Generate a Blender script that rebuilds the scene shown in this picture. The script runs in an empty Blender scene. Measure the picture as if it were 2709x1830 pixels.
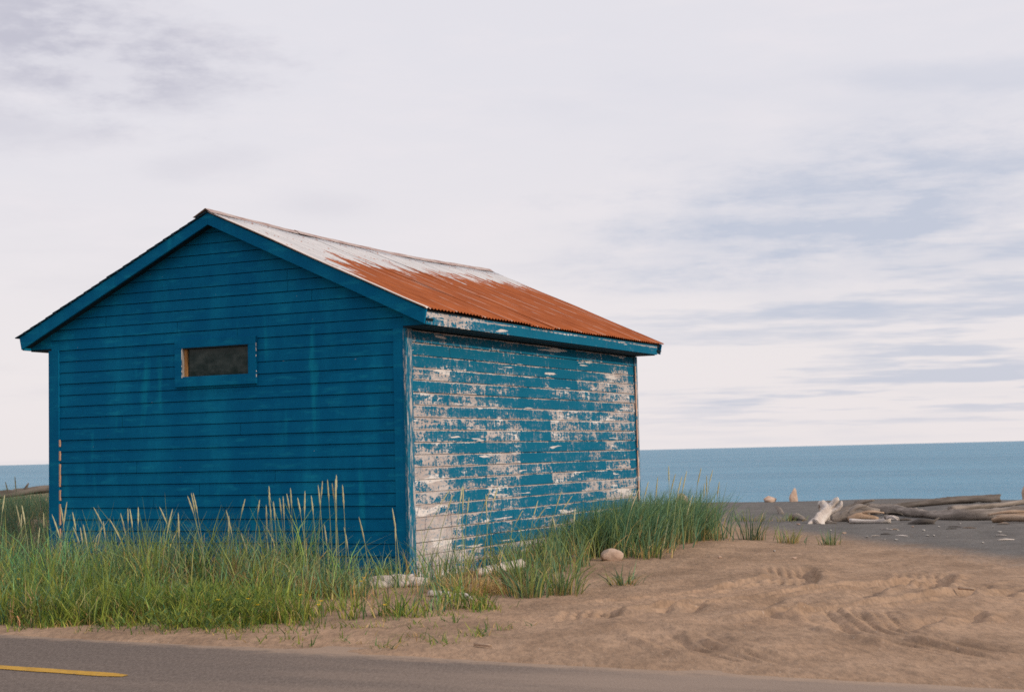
import bpy, math, random
import numpy as np
from mathutils import Vector, Matrix

random.seed(7)
rng = np.random.default_rng(7)
sc = bpy.context.scene
COL = sc.collection

# ------------------------------------------------------------------ camera
YAW, PITCH, ROLL = math.radians(25.80), math.radians(3.965), math.radians(1.362)
CAM = Vector((7.919, -13.825, 1.324))
F = Vector((-math.sin(YAW), math.cos(YAW), 0)); R = Vector((math.cos(YAW), math.sin(YAW), 0)); U = Vector((0, 0, 1))
F, U = F*math.cos(PITCH)+U*math.sin(PITCH), U*math.cos(PITCH)-F*math.sin(PITCH)
R, U = R*math.cos(ROLL)-U*math.sin(ROLL), U*math.cos(ROLL)+R*math.sin(ROLL)
cd = bpy.data.cameras.new('camera'); cam = bpy.data.objects.new('camera', cd); COL.objects.link(cam)
cam.matrix_world = Matrix(((R.x, U.x, -F.x, CAM.x), (R.y, U.y, -F.y, CAM.y), (R.z, U.z, -F.z, CAM.z), (0, 0, 0, 1)))
cd.sensor_width = 36; cd.lens = 54.2; cd.clip_end = 60000; cd.clip_start = .1
cd.dof.use_dof = True; cd.dof.focus_distance = 16.5; cd.dof.aperture_fstop = 4.0
sc.camera = cam

# ------------------------------------------------------------------ node helper
class NT:
    def __init__(s, nt):
        s.nt = nt; nt.nodes.clear()
    def node(s, t, **kw):
        n = s.nt.nodes.new(t)
        for k, v in kw.items(): setattr(n, k, v)
        return n
    def link(s, a, b):
        if isinstance(a, (int, float)):
            if hasattr(b.default_value, '__len__'): b.default_value = [a]*len(b.default_value)
            else: b.default_value = a
        elif isinstance(a, (tuple, list)):
            n = len(b.default_value); b.default_value = (list(a)+[1.0])[:n]
        else: s.nt.links.new(a, b)
    def m(s, op, a, b=None, c=None, clamp=False):
        n = s.node('ShaderNodeMath', operation=op, use_clamp=clamp); s.link(a, n.inputs[0])
        if b is not None: s.link(b, n.inputs[1])
        if c is not None: s.link(c, n.inputs[2])
        return n.outputs[0]
    def add(s, *a):
        r = a[0]
        for x in a[1:]: r = s.m('ADD', r, x)
        return r
    def mul(s, a, b): return s.m('MULTIPLY', a, b)
    def sub(s, a, b): return s.m('SUBTRACT', a, b)
    def ss(s, x, lo, hi, a=0.0, b=1.0):
        n = s.node('ShaderNodeMapRange', interpolation_type='SMOOTHSTEP')
        s.link(x, n.inputs[0]); s.link(lo, n.inputs[1]); s.link(hi, n.inputs[2]); s.link(a, n.inputs[3]); s.link(b, n.inputs[4])
        return n.outputs[0]
    def xyz(s, v):
        n = s.node('ShaderNodeSeparateXYZ'); s.link(v, n.inputs[0]); return n.outputs
    def vec(s, x, y=0.0, z=0.0):
        n = s.node('ShaderNodeCombineXYZ')
        for i, q in enumerate((x, y, z)): s.link(q, n.inputs[i])
        return n.outputs[0]
    def noise(s, v, scale=1.0, detail=3.0, rough=.55, col=False, dist=0.0):
        n = s.node('ShaderNodeTexNoise'); s.link(v, n.inputs['Vector']); n.inputs['Scale'].default_value = scale
        n.inputs['Detail'].default_value = detail; n.inputs['Roughness'].default_value = rough; n.inputs['Distortion'].default_value = dist
        return n.outputs[1 if col else 0]
    def white(s, v):
        n = s.node('ShaderNodeTexWhiteNoise', noise_dimensions='3D'); s.link(v, n.inputs['Vector']); return n.outputs[0]
    def mix(s, f, a, b):
        n = s.node('ShaderNodeMix', data_type='RGBA'); s.link(f, n.inputs[0]); s.link(a, n.inputs[6]); s.link(b, n.inputs[7]); return n.outputs[2]
    def pos(s): return s.node('ShaderNodeNewGeometry').outputs['Position']
    def attr(s, name, out='Color'): return s.node('ShaderNodeAttribute', attribute_name=name).outputs[out]
    def bump(s, h, strength=.3, dist=.02):
        n = s.node('ShaderNodeBump'); s.link(h, n.inputs['Height']); n.inputs['Strength'].default_value = strength; n.inputs['Distance'].default_value = dist
        return n.outputs[0]
    def principled(s, col, rough=.6, normal=None, spec=.4, metal=0.0):
        p = s.node('ShaderNodeBsdfPrincipled'); s.link(col, p.inputs['Base Color']); s.link(rough, p.inputs['Roughness'])
        s.link(spec, p.inputs['Specular IOR Level']); s.link(metal, p.inputs['Metallic'])
        if normal is not None: s.link(normal, p.inputs['Normal'])
        return p
    def out(s, sh):
        o = s.node('ShaderNodeOutputMaterial'); s.nt.links.new(sh.outputs[0] if hasattr(sh, 'outputs') else sh, o.inputs[0])

def mat(name):
    m = bpy.data.materials.new(name); m.use_nodes = True
    return m, NT(m.node_tree)

# ------------------------------------------------------------------ world and sun
SUN_EL, SUN_FRONT = math.radians(21), math.radians(5)
sd = Vector((math.cos(SUN_EL)*math.cos(SUN_FRONT), -math.cos(SUN_EL)*math.sin(SUN_FRONT), math.sin(SUN_EL)))
w = bpy.data.worlds.new('World'); sc.world = w; w.use_nodes = True
n = NT(w.node_tree)
sky = n.node('ShaderNodeTexSky', sky_type='NISHITA', sun_disc=False)
sky.sun_elevation = SUN_EL; sky.sun_rotation = math.atan2(sd.x, sd.y); sky.air_density = 1.0; sky.dust_density = 2.0
D = n.node('ShaderNodeTexCoord').outputs['Generated']
dx, dy, dz = n.xyz(D)
rx = n.add(n.mul(dx, math.cos(YAW)), n.mul(dy, math.sin(YAW)))
ry = n.add(n.mul(dx, -math.sin(YAW)), n.mul(dy, math.cos(YAW)))
zc = n.m('MAXIMUM', dz, 0.0)
den = n.add(zc, .07)
px, py = n.m('DIVIDE', rx, den), n.m('DIVIDE', ry, den)
az = n.m('ARCTAN2', rx, ry)
warp = n.sub(n.noise(n.vec(n.mul(px, .9), n.mul(py, .9)), 1.0, 5, .6), .5)
warp2 = n.sub(n.noise(n.vec(n.mul(az, 11), n.mul(zc, 34), 3.0), 1.0, 8, .66), .5)
def blob(ca, ce, wa, we, tilt, amt):
    a = n.sub(az, ca); e = n.sub(n.sub(zc, ce), n.mul(a, tilt))
    d = n.add(n.m('POWER', n.m('ABSOLUTE', n.m('DIVIDE', a, wa)), 2), n.m('POWER', n.m('ABSOLUTE', n.m('DIVIDE', e, we)), 2))
    d = n.add(n.m('SQRT', d), n.mul(warp2, 1.9))
    return n.mul(n.ss(d, 1.25, .15), amt)
bandn = n.ss(n.noise(n.vec(n.mul(az, 9), n.mul(zc, 42), 13.0), 1.0, 8, .64), .36, .62, .30, 1.0)
puff = n.ss(n.noise(n.vec(n.mul(az, 17), n.mul(zc, 48), 17.0), 1.0, 8, .62), .36, .62, .25, 1.0)
shade = n.add(n.mul(blob(.25, .160, .21, .042, .10, 1.0), bandn), blob(.33, .222, .13, .012, -.05, .35), blob(.30, .115, .22, .016, .02, .35),
              n.mul(blob(-.28, .255, .14, .042, -.10, .95), puff), blob(-.33, .205, .10, .016, 0, .38), blob(-.20, .185, .05, .012, .1, .22), blob(-.12, .16, .05, .010, 0, .18))
# long low streaks that bunch up towards the horizon
st = n.noise(n.vec(n.mul(px, .85), n.mul(py, 1.2), 2.7), 1.0, 5, .58)
streak = n.ss(st, .47, .63)
reach = n.ss(n.add(az, n.mul(warp, .5)), -.02, .22)
streak = n.mul(n.mul(streak, reach), n.mul(n.ss(zc, .0, .03), n.ss(zc, .19, .10)))
veil = n.ss(n.noise(n.vec(n.mul(px, .55), n.mul(py, .55), 9.0), 1.0, 6, .6), .50, .78, 0, .28)
shade = n.m('MINIMUM', n.add(shade, n.mul(streak, .80), veil), 1.0)
base = n.mix(n.ss(zc, 0, .26), (.83, .775, .780), (.760, .742, .790))
bright = n.ss(n.noise(n.vec(n.mul(az, 7), n.mul(zc, 30), 5.0), 1.0, 5, .6), .45, .75)
base = n.mix(n.mul(bright, .35), base, (.86, .80, .82))
tint = n.mix(n.ss(az, -.15, .10), (.525, .515, .595), (.535, .570, .675))
cloud = n.mix(shade, base, tint)
bg1 = n.node('ShaderNodeBackground'); n.link(sky.outputs[0], bg1.inputs[0]); bg1.inputs[1].default_value = .10
bg2 = n.node('ShaderNodeBackground'); n.link(cloud, bg2.inputs[0]); bg2.inputs[1].default_value = 1.07
mx = n.node('ShaderNodeMixShader'); mx.inputs[0].default_value = .93
n.nt.links.new(bg1.outputs[0], mx.inputs[1]); n.nt.links.new(bg2.outputs[0], mx.inputs[2])
wo = n.node('ShaderNodeOutputWorld'); n.nt.links.new(mx.outputs[0], wo.inputs[0])
w.cycles.sampling_method = 'MANUAL'; w.cycles.sample_map_resolution = 512

sl = bpy.data.lights.new('sun', 'SUN'); sun = bpy.data.objects.new('sun', sl); COL.objects.link(sun)
sl.energy = 2.2; sl.angle = math.radians(2.5); sl.color = (1.0, .86, .68)
sun.rotation_euler = sd.to_track_quat('Z', 'Y').to_euler()
vs = sc.view_settings; vs.view_transform = 'Standard'; vs.look = 'None'; vs.exposure = 0.0; vs.gamma = 1.0; vs.use_curve_mapping = False
sc.cycles.filter_width = 1.6; sc.cycles.use_denoising = False
sc.cycles.max_bounces = 6; sc.cycles.transparent_max_bounces = 8

# ------------------------------------------------------------------ materials
BLUE = (.001, .135, .285)
def paint_material():
    m, n = mat('blue_paint'); p = n.pos(); x, y, z = n.xyz(p)
    v = n.noise(n.vec(n.mul(x, 2.3), n.mul(y, 2.3), n.mul(z, .8)), 1.0, 4, .6)
    h = n.noise(n.vec(n.mul(x, 3), n.mul(y, 3), n.mul(z, 14)), 1.0, 4, .6)
    row = n.m('FLOOR', n.m('DIVIDE', n.sub(2.63, z), .13))
    rv = n.white(n.vec(row, n.m('FLOOR', n.mul(x, .35)), n.m('FLOOR', n.mul(y, .35))))
    c = n.mix(n.ss(v, .40, .78), (.0005, .112, .245), (.004, .185, .330))
    c = n.mix(n.mul(n.ss(h, .52, .74), .75), c, (.008, .215, .345))
    c = n.mix(n.mul(rv, .42), c, (.0005, .095, .215))
    s = n.noise(n.vec(n.mul(x, 5), n.mul(y, 5), n.mul(z, .7)), 1.0, 3, .5)
    c = n.mix(n.mul(n.ss(s, .60, .76), .5), c, (.006, .26, .38))
    chip = n.noise(n.vec(n.mul(x, 22), n.mul(y, 22), n.mul(z, 45)), 1.0, 2, .5)
    c = n.mix(n.ss(chip, .795, .81), c, (.45, .45, .44))
    g = n.noise(n.vec(n.mul(x, 6), n.mul(y, 6), n.mul(z, 120)), 1.0, 3, .6)
    n.out(n.principled(c, .75, n.bump(g, .25, .006), .06)); return m

def peel_material(name, bias, vertical=False, studs=True):
    m, n = mat(name); p = n.pos(); x, y, z = n.xyz(p)
    t = n.add(y, x)
    k = 1.0
    if vertical:
        n1 = n.noise(n.vec(n.mul(t, 16), n.mul(z, 1.7), 0), 1.0, 6, .66)
        n2 = n.noise(n.vec(n.mul(t, 60), n.mul(z, 9), 4), 1.0, 4, .6)
        field = n.add(n.mul(n1, .75), n.mul(n2, .28), bias)
    else:
        row = n.m('FLOOR', n.m('DIVIDE', n.sub(2.63, z), .13)); fr = n.m('FRACT', n.m('DIVIDE', n.sub(2.63, z), .13))
        wob = n.mul(n.sub(n.noise(n.vec(n.mul(t, 4), n.mul(z, 7), 8), 1.0, 3, .6), .5), .22)
        colu = n.m('FLOOR', n.m('DIVIDE', n.add(t, wob, -.06), .88))
        cell = n.add(n.mul(n.white(n.vec(colu, row, 1.0)), .55), n.mul(n.white(n.vec(colu, n.m('FLOOR', n.m('DIVIDE', row, 3.0)), 2.0)), .45))
        n1 = n.noise(n.vec(n.mul(t, 1.9), n.mul(z, 9.0), n.mul(row, 3.7)), 1.0, 6, .64)
        n2 = n.noise(n.vec(n.mul(t, 26), n.mul(z, 48), 4), 1.0, 4, .65)
        n3 = n.noise(n.vec(n.mul(t, 9), n.mul(z, 22), n.mul(row, 1.3)), 1.0, 3, .6)
        nv = n.noise(n.vec(n.mul(t, 17), n.mul(z, 5), n.mul(row, 2.1)), 1.0, 4, .65)
        extra = n.mul(n.ss(t, 2.6, .9), .15) if not studs else 0.0
        edge = n.add(n.ss(fr, .20, .02, 0, .17), n.ss(fr, .86, .98, 0, .06))
        low = n.mul(n.ss(z, 1.65, .55), n.ss(t, 2.2, .6)); low2 = n.mul(n.ss(z, 2.0, 1.0), n.ss(t, 1.25, .8))
        far = n.mul(n.ss(t, 5.0, 6.0), n.mul(n.ss(z, 1.4, 1.7), n.ss(z, 2.5, 2.3)))
        top = n.ss(z, 2.05, 2.55)
        field = n.add(n.mul(n1, .50), n.mul(n.sub(cell, .5), 0.19 if studs else .0), n.mul(n.sub(n2, .5), .36), n.mul(n.sub(n3, .5), .20), n.mul(n.sub(nv, .5), .34), edge, n.mul(low, .07), n.mul(low2, .10), n.mul(far, .08), n.mul(top, -.06), bias + .232, extra)
    peel = n.ss(field, .545, .575)
    slab = n.noise(n.vec(n.mul(t, .95), n.mul(z, 11), 55), 1.0, 5, .5)
    slab = n.mul(n.ss(slab, .645, .655), 0.0 if vertical else 1.0)
    peel = n.m('MAXIMUM', peel, slab)
    faded = n.ss(field, .44, .56)
    grain = n.noise(n.vec(n.mul(t, 40), n.mul(z, 18), 2), 1.0, 4, .7)
    tone = n.noise(n.vec(n.mul(t, 2), n.mul(z, 5), 6), 1.0, 4, .6)
    blue = n.mix(tone, (.002, .100, .185), (.006, .150, .255))
    wood = n.mix(n.ss(tone, .35, .7), (.43, .365, .345), (.55, .50, .485))
    wood = n.mix(n.mul(n.ss(grain, .5, .75), .45), wood, (.30, .24, .23))
    prim = n.noise(n.vec(n.mul(t, 1.3), n.mul(z, 6), 21), 1.0, 3, .5)
    wood = n.mix(n.ss(prim, .58, .62), wood, (.70, .65, .63))
    resid = n.noise(n.vec(n.mul(t, 14 if not vertical else 50), n.mul(z, 30 if not vertical else 5), 31), 1.0, 5, .7)
    wood = n.mix(n.ss(resid, .47, .70, 0, .85), wood, (.16, .25, .33))
    wood = n.mix(n.mul(slab, .85), wood, (.66, .61, .59))
    half = n.mul(faded, n.ss(grain, .44, .60))
    c = n.mix(n.mul(half, .5), blue, (.30, .33, .36))
    c = n.mix(peel, c, wood)
    hgt = n.add(n.mul(peel, -.6), n.mul(grain, .25))
    n.out(n.principled(c, .8, n.bump(hgt, .6, .007), .08)); return m

def plain(name, c1, c2, scale=(8, 8, 8), rough=.7, bump=.2, spec=.3, det=5, bd=.01):
    m, n = mat(name); x, y, z = n.xyz(n.pos())
    v = n.noise(n.vec(n.mul(x, scale[0]), n.mul(y, scale[1]), n.mul(z, scale[2])), 1.0, det, .62)
    n.out(n.principled(n.mix(n.ss(v, .3, .7), c1, c2), rough, n.bump(v, bump, bd), spec)); return m

W_, L_, OE, OF, OB, ZR, ZE = 4.717, 6.50, .356, .164, .20, 4.043, 2.813
XM = -W_/2
def rust_material(name, extra=0.0):
    m, n = mat(name); x, y, z = n.xyz(n.pos())
    s = n.m('DIVIDE', n.sub(x, XM), W_/2+OE)
    thr = n.add(n.ss(y, -.2, 1.1, .60, .37), n.ss(y, 1.0, 6.5, 0, -.17))
    st = n.noise(n.vec(n.mul(y, 9), n.mul(s, 1.6), 0), 1.0, 5, .62)
    st2 = n.noise(n.vec(n.mul(y, 34), n.mul(s, 7), 3), 1.0, 3, .6)
    f = n.add(n.sub(s, thr), n.mul(n.sub(st, .5), .48), n.mul(n.sub(st2, .5), .50), n.mul(n.sub(n.noise(n.vec(n.mul(y, 2.6), n.mul(s, 7), 9), 1.0, 4, .6), .5), .45), extra)
    rust = n.ss(f, -.015, .03)
    nail = n.mul(n.ss(n.noise(n.vec(n.mul(y, 16), n.mul(s, 60), 7), 1.0, 2, .5), .60, .63), n.ss(n.m('ABSOLUTE', n.sub(n.m('FRACT', n.mul(s, 7.0)), .5)), .16, .09))
    rust = n.m('MAXIMUM', rust, n.mul(nail, .85))
    line = n.noise(n.vec(n.mul(y, 42), n.mul(s, 2.2), 11), 1.0, 2, .5)
    seam = n.m('ABSOLUTE', n.sub(n.m('FRACT', n.m('DIVIDE', n.add(y, OF), .66)), .03))
    pale = n.m('MAXIMUM', n.ss(line, .655, .70), n.mul(n.ss(seam, .016, .006), n.ss(n.noise(n.vec(n.mul(y, 3), n.mul(s, 7), 1), 1.0, 3, .6), .42, .55)))
    frontedge = n.ss(n.add(y, n.mul(n.sub(st2, .5), .10)), -.06, -.10)
    tone = n.noise(n.vec(n.mul(y, 7), n.mul(s, 5), 5), 1.0, 5, .6)
    rc = n.mix(n.ss(tone, .3, .7), (.255, .066, .022), (.385, .112, .040))
    zc_ = n.mix(n.ss(tone, .3, .7), (.50, .49, .50), (.64, .62, .62))
    c = n.mix(rust, zc_, n.mix(n.mul(pale, .65), rc, (.50, .42, .38)))
    c = n.mix(frontedge, c, (.66, .58, .55))
    fine = n.noise(n.vec(n.mul(x, 60), n.mul(y, 60), n.mul(z, 60)), 1.0, 3, .6)
    n.out(n.principled(c, n.mix(rust, (.45,)*3, (.85,)*3), n.bump(fine, .12, .004), .12)); return m

def sand_material():
    m, n = mat('sand'); p = n.pos(); x, y, z = n.xyz(p)
    big = n.noise(n.vec(n.mul(x, .45), n.mul(y, 1.0)), 1.0, 5, .6)
    mid = n.noise(n.vec(n.mul(x, 1.9), n.mul(y, 1.0), 3), 1.0, 7, .68)
    fine = n.noise(n.vec(n.mul(n.add(x, n.mul(y, .45)), 22), n.mul(y, 7), n.mul(z, 12)), 1.0, 5, .75)
    speck = n.noise(n.vec(n.mul(n.add(x, n.mul(y, .45)), 48), n.mul(y, 13), 5), 1.0, 3, .7)
    brown = n.mix(n.ss(mid, .32, .68), (.285, .186, .122), (.445, .298, .200))
    brown = n.mix(n.mul(n.ss(big, .45, .7), .5), brown, (.50, .320, .205))
    grey = n.mix(n.ss(mid, .3, .7), (.125, .120, .115), (.185, .173, .163))
    e = n.add(y, n.mul(x, 1.35), -11.1, n.mul(n.sub(mid, .5), 2.2), n.mul(n.sub(fine, .5), .8))
    c = n.mix(n.ss(e, -.9, 1.2), brown, grey)
    c = n.mix(n.ss(fine, .40, .66, 0, .7), c, n.mix(.6, c, (.10, .075, .058)))
    c = n.mix(n.ss(speck, .62, .72, 0, .55), c, (.60, .50, .42))
    c = n.mix(n.ss(speck, .38, .28, 0, .5), c, (.10, .075, .058))
    hgt = n.add(n.mul(fine, .6), n.mul(speck, .3), n.mul(mid, .8))
    n.out(n.principled(c, .95, n.bump(hgt, .8, .016), .10)); return m

def asphalt_material():
    m, n = mat('asphalt'); x, y, z = n.xyz(n.pos())
    big = n.noise(n.vec(n.mul(x, .35), n.mul(y, 1.6)), 1.0, 5, .6)
    fine = n.noise(n.vec(n.mul(n.add(x, n.mul(y, .45)), 45), n.mul(y, 13), 1), 1.0, 4, .75)
    grit = n.noise(n.vec(n.mul(n.add(x, n.mul(y, .45)), 110), n.mul(y, 30), 6), 1.0, 2, .6)
    c = n.mix(n.ss(fine, .3, .7), (.112, .088, .075), (.190, .152, .130))
    c = n.mix(n.ss(grit, .60, .70, 0, .5), c, (.38, .32, .28))
    dust = n.mul(n.ss(n.add(x, n.mul(n.sub(big, .5), 5.0)), .0, 6.0), n.ss(big, .3, .65, .3, .75))
    c = n.mix(dust, c, (.34, .255, .20))
    near = n.ss(n.add(y, n.mul(x, .072), n.mul(n.sub(n.noise(n.vec(n.mul(x, 5), n.mul(y, 9), 2), 1.0, 5, .65), .5), .5)), -4.90, -4.68, 0, .55)
    c = n.mix(near, c, (.44, .31, .22))
    n.out(n.principled(c, .92, n.bump(fine, .5, .006), .15)); return m

def sea_material():
    m, n = mat('sea_water'); x, y, z = n.xyz(n.pos())
    a = n.noise(n.vec(n.mul(x, .30), n.mul(y, .55)), 1.0, 4, .6)
    b = n.noise(n.vec(n.mul(x, 1.1), n.mul(y, 2.0), 4), 1.0, 4, .6)
    d = n.noise(n.vec(n.mul(x, .006), n.mul(y, .02), 7), 1.0, 4, .6)
    c = n.mix(n.ss(d, .35, .65), (.045, .200, .315), (.075, .260, .385))
    p = n.principled(c, .32, n.bump(n.add(a, n.mul(b, .4)), 1.0, .5), .16)
    p.inputs['IOR'].default_value = 1.33
    n.out(p); return m

def grass_material():
    m, n = mat('grass_blades'); c = n.attr('tint')
    dif = n.principled(c, .55, None, .35)
    tr = n.node('ShaderNodeBsdfTranslucent'); n.link(c, tr.inputs[0])
    mx = n.node('ShaderNodeMixShader'); mx.inputs[0].default_value = .35
    n.nt.links.new(dif.outputs[0], mx.inputs[1]); n.nt.links.new(tr.outputs[0], mx.inputs[2])
    n.out(mx); return m

def drift_material(name, c1, c2, c3):
    m, n = mat(name); g = n.attr('grain', 'Vector'); a, b, c = n.xyz(g)
    f = n.noise(n.vec(n.mul(a, 3), n.mul(b, 55), n.mul(c, 55)), 1.0, 5, .65)
    l = n.noise(n.vec(n.mul(a, 2.2), n.mul(b, 6), n.mul(c, 6)), 1.0, 4, .6)
    k = n.mix(n.ss(l, .35, .68), c1, c2); k = n.mix(n.ss(f, .56, .74, 0, .7), k, c3)
    n.out(n.principled(k, .85, n.bump(f, .6, .015), .2)); return m

M = dict(
    blue=paint_material(), peel=peel_material('peeling_paint', 0.0), trim=peel_material('peeling_fascia_paint', -.02, studs=False),
    corner=peel_material('peeling_corner_paint', .005, True), worn=peel_material('worn_wood_post', .02, True),
    rust=rust_material('rusty_corrugated_steel'), cap=plain('rusty_ridge_steel', (.28, .17, .15), (.52, .45, .43), (30, 5, 30), .8, .2, .1),
    shingle=plain('dark_shingle', (.012, .040, .065), (.03, .065, .09), (20, 20, 20), .9, .2, .1),
    dark=plain('dark_timber', (.006, .012, .018), (.014, .024, .032), (6, 6, 6), .9),
    soffit=plain('shade_dark_soffit', (.002, .014, .024), (.004, .026, .042), (6, 6, 6), .8),  # nearly black, the shade under the eaves is put into this colour
    stop=plain('sunlit_window_wood', (.34, .15, .045), (.46, .235, .085), (30, 30, 4), .6),
    chip=plain('sunlit_chipped_primer', (.50, .48, .46), (.68, .65, .62), (40, 40, 12), .7),
    orange=plain('bare_and_sunlit_wood', (.50, .26, .15), (.62, .36, .24), (40, 40, 6), .7),
    concrete=plain('concrete', (.25, .22, .20), (.36, .33, .30), (9, 9, 9), .9),
    sand=sand_material(), asphalt=asphalt_material(), sea=sea_material(), grass=grass_material(),
    bone=drift_material('bleached_driftwood', (.56, .48, .43), (.70, .63, .58), (.34, .27, .23)),
    grey=drift_material('weathered_driftwood', (.20, .165, .14), (.38, .32, .275), (.09, .07, .06)),
    darkw=drift_material('dark_driftwood', (.10, .085, .075), (.20, .17, .15), (.045, .038, .035)),
    tan=drift_material('tan_driftwood', (.42, .28, .185), (.56, .41, .30), (.20, .12, .08)),
    rock=plain('pale_rock', (.40, .27, .20), (.58, .43, .34), (7, 7, 7), .9, .5),
    hill=plain('hill_scrub', (.035, .055, .025), (.075, .095, .045), (.08, .08, .08), .95),
    stone=plain('pale_pebble', (.30, .28, .26), (.46, .43, .40), (30, 30, 30), .9),
    flower=plain('yellow_petal', (.80, .50, .01), (.90, .62, .02), (30, 30, 30), .6),
)
m, n = mat('window_glass'); xg, yg, zg = n.xyz(n.pos())
dirt = n.noise(n.vec(n.mul(xg, 6), 0, n.mul(zg, 9)), 1.0, 5, .65); sp = n.noise(n.vec(n.mul(xg, 60), 0, n.mul(zg, 60)), 1.0, 3, .6)
gc = n.mix(n.ss(dirt, .4, .75), (.008, .022, .022), (.045, .062, .056)); gc = n.mix(n.ss(sp, .74, .78), gc, (.2, .22, .2))
n.out(n.principled(gc, n.ss(dirt, .3, .7, .08, .25), n.bump(dirt, .02, .01), .4)); M['glass'] = m

m, n = mat('yellow_road_paint'); xg, yg, zg = n.xyz(n.pos())
wv1 = n.noise(n.vec(n.mul(xg, 9), n.mul(yg, 14), 2), 1.0, 6, .7); wv2 = n.noise(n.vec(n.mul(xg, 40), n.mul(yg, 16), 2), 1.0, 3, .6)
yc = n.mix(n.ss(wv1, .35, .65), (.46, .26, .045), (.58, .34, .065)); yc = n.mix(n.ss(wv2, .56, .66, 0, .7), yc, (.26, .18, .10))
n.out(n.principled(yc, .9, None, .1)); M['yellow'] = m

# ------------------------------------------------------------------ mesh helpers
def obj(name, verts, faces, material=None, parent=None, smooth=False):
    me = bpy.data.meshes.new(name); me.from_pydata([tuple(v) for v in verts], [], faces); me.update()
    if smooth: me.polygons.foreach_set('use_smooth', [True]*len(me.polygons))
    o = bpy.data.objects.new(name, me); COL.objects.link(o)
    if material: me.materials.append(M[material])
    if parent: o.parent = parent
    return o
def tag(o, label=None, cat=None, group=None, kind=None):
    if label: o['label'] = label
    if cat: o['category'] = cat
    if group: o['group'] = group
    if kind: o['kind'] = kind
    return o
def empty(name, loc=(0, 0, 0)):
    o = bpy.data.objects.new(name, None); COL.objects.link(o); o.location = loc; o.empty_display_size = .2; return o
def loft(A, B):
    k = len(A); v = list(A)+list(B)
    f = [(i, (i+1) % k, k+(i+1) % k, k+i) for i in range(k)]
    f += [tuple(range(k-1, -1, -1)), tuple(range(k, 2*k))]
    return v, f
def boxm(x0, x1, y0, y1, z0, z1):
    return loft([(x0, y0, z0), (x1, y0, z0), (x1, y1, z0), (x0, y1, z0)], [(x0, y0, z1), (x1, y0, z1), (x1, y1, z1), (x0, y1, z1)])
def box(name, b, material, parent): return obj(name, *boxm(*b), material, parent)

_lat = {}
def vnoise(x, y, scale, seed):
    """smooth value noise, numpy"""
    if seed not in _lat: _lat[seed] = np.random.default_rng(seed).random((256, 256))
    g = _lat[seed]; u, v = np.asarray(x, float)/scale+1000, np.asarray(y, float)/scale+1000
    i, j = np.floor(u).astype(int), np.floor(v).astype(int); a, b = u-i, v-j
    a, b = a*a*(3-2*a), b*b*(3-2*b)
    i0, j0, i1, j1 = i % 256, j % 256, (i+1) % 256, (j+1) % 256
    return (g[i0, j0]*(1-a)+g[i1, j0]*a)*(1-b)+(g[i0, j1]*(1-a)+g[i1, j1]*a)*b-.5
def sst(x, a, b):
    t = np.clip((np.asarray(x, float)-a)/(b-a), 0, 1); return t*t*(3-2*t)

# ------------------------------------------------------------------ ground
TROUGH = [  # polyline, half width, depth
    ([(3.50, 2.72), (3.91, 1.41), (4.13, .39)], .16, .085), ([(4.99, 2.37), (5.20, 1.39), (5.36, .10)], .16, .085),
    ([(4.83, 1.57), (4.87, .31), (4.90, -.67)], .15, .085), ([(5.65, .96), (5.65, .15), (5.63, -.43)], .12, .07),
    ([(5.97, .42), (5.95, -.27)], .11, .06), ([(5.73, -1.83), (5.71, -2.48), (5.68, -2.75)], .10, .06),
    ([(5.93, -1.23), (6.02, -2.05)], .10, .06), ([(4.17, -.74), (4.24, -1.27), (4.26, -1.69)], .11, .065),
    ([(3.63, -1.22), (3.82, -2.04)], .09, .05), ([(3.0, -1.63), (3.32, -2.47)], .10, .055), ([(3.37, -1.28), (3.6, -2.09)], .08, .045),
    ([(4.37, -1.83), (4.67, -2.45)], .08, .045)]
RUT = [  # long wheel ruts: polyline, half width, depth
    ([(2.7, -3.0), (3.3, -1.7), (4.0, -.4), (4.75, 1.2), (5.3, 3.0)], .12, .032), ([(4.1, -2.9), (4.75, -1.5), (5.35, -.3), (6.0, 1.4)], .12, .030),
    ([(2.3, -1.6), (3.0, -.6), (3.4, .8), (3.5, 2.6)], .11, .026), ([(4.9, -.4), (4.7, -1.6), (5.1, -2.7), (5.9, -3.6), (6.8, -4.3)], .13, .026), ([(3.5, -2.6), (4.1, -3.6), (5.0, -4.6)], .14, .022)]
TREAD = [  # polyline, half width
    ([(3.20, 2.6), (3.62, 1.35), (3.88, .40)], .22), ([(4.66, 2.3), (4.88, 1.35), (5.07, .15)], .22),
    ([(4.77, -1.5), (5.21, -2.6), (5.69, -3.36), (6.29, -4.06)], .17), ([(5.04, -1.43), (5.47, -2.67), (6.02, -3.39), (6.5, -3.9)], .17),
    ([(3.94, -3.32), (4.36, -3.95), (4.87, -4.46)], .20), ([(4.14, -3.14), (4.55, -3.9), (5.22, -4.75)], .18), ([(2.80, -1.85), (3.10, -2.65)], .2)]
SCRUFF = [(2.6, -1.2, .8), (4.3, -1.2, 1.1), (3.6, .3, 1.3), (5.2, .4, 1.3), (5.4, -1.8, 1.0)]
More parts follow.
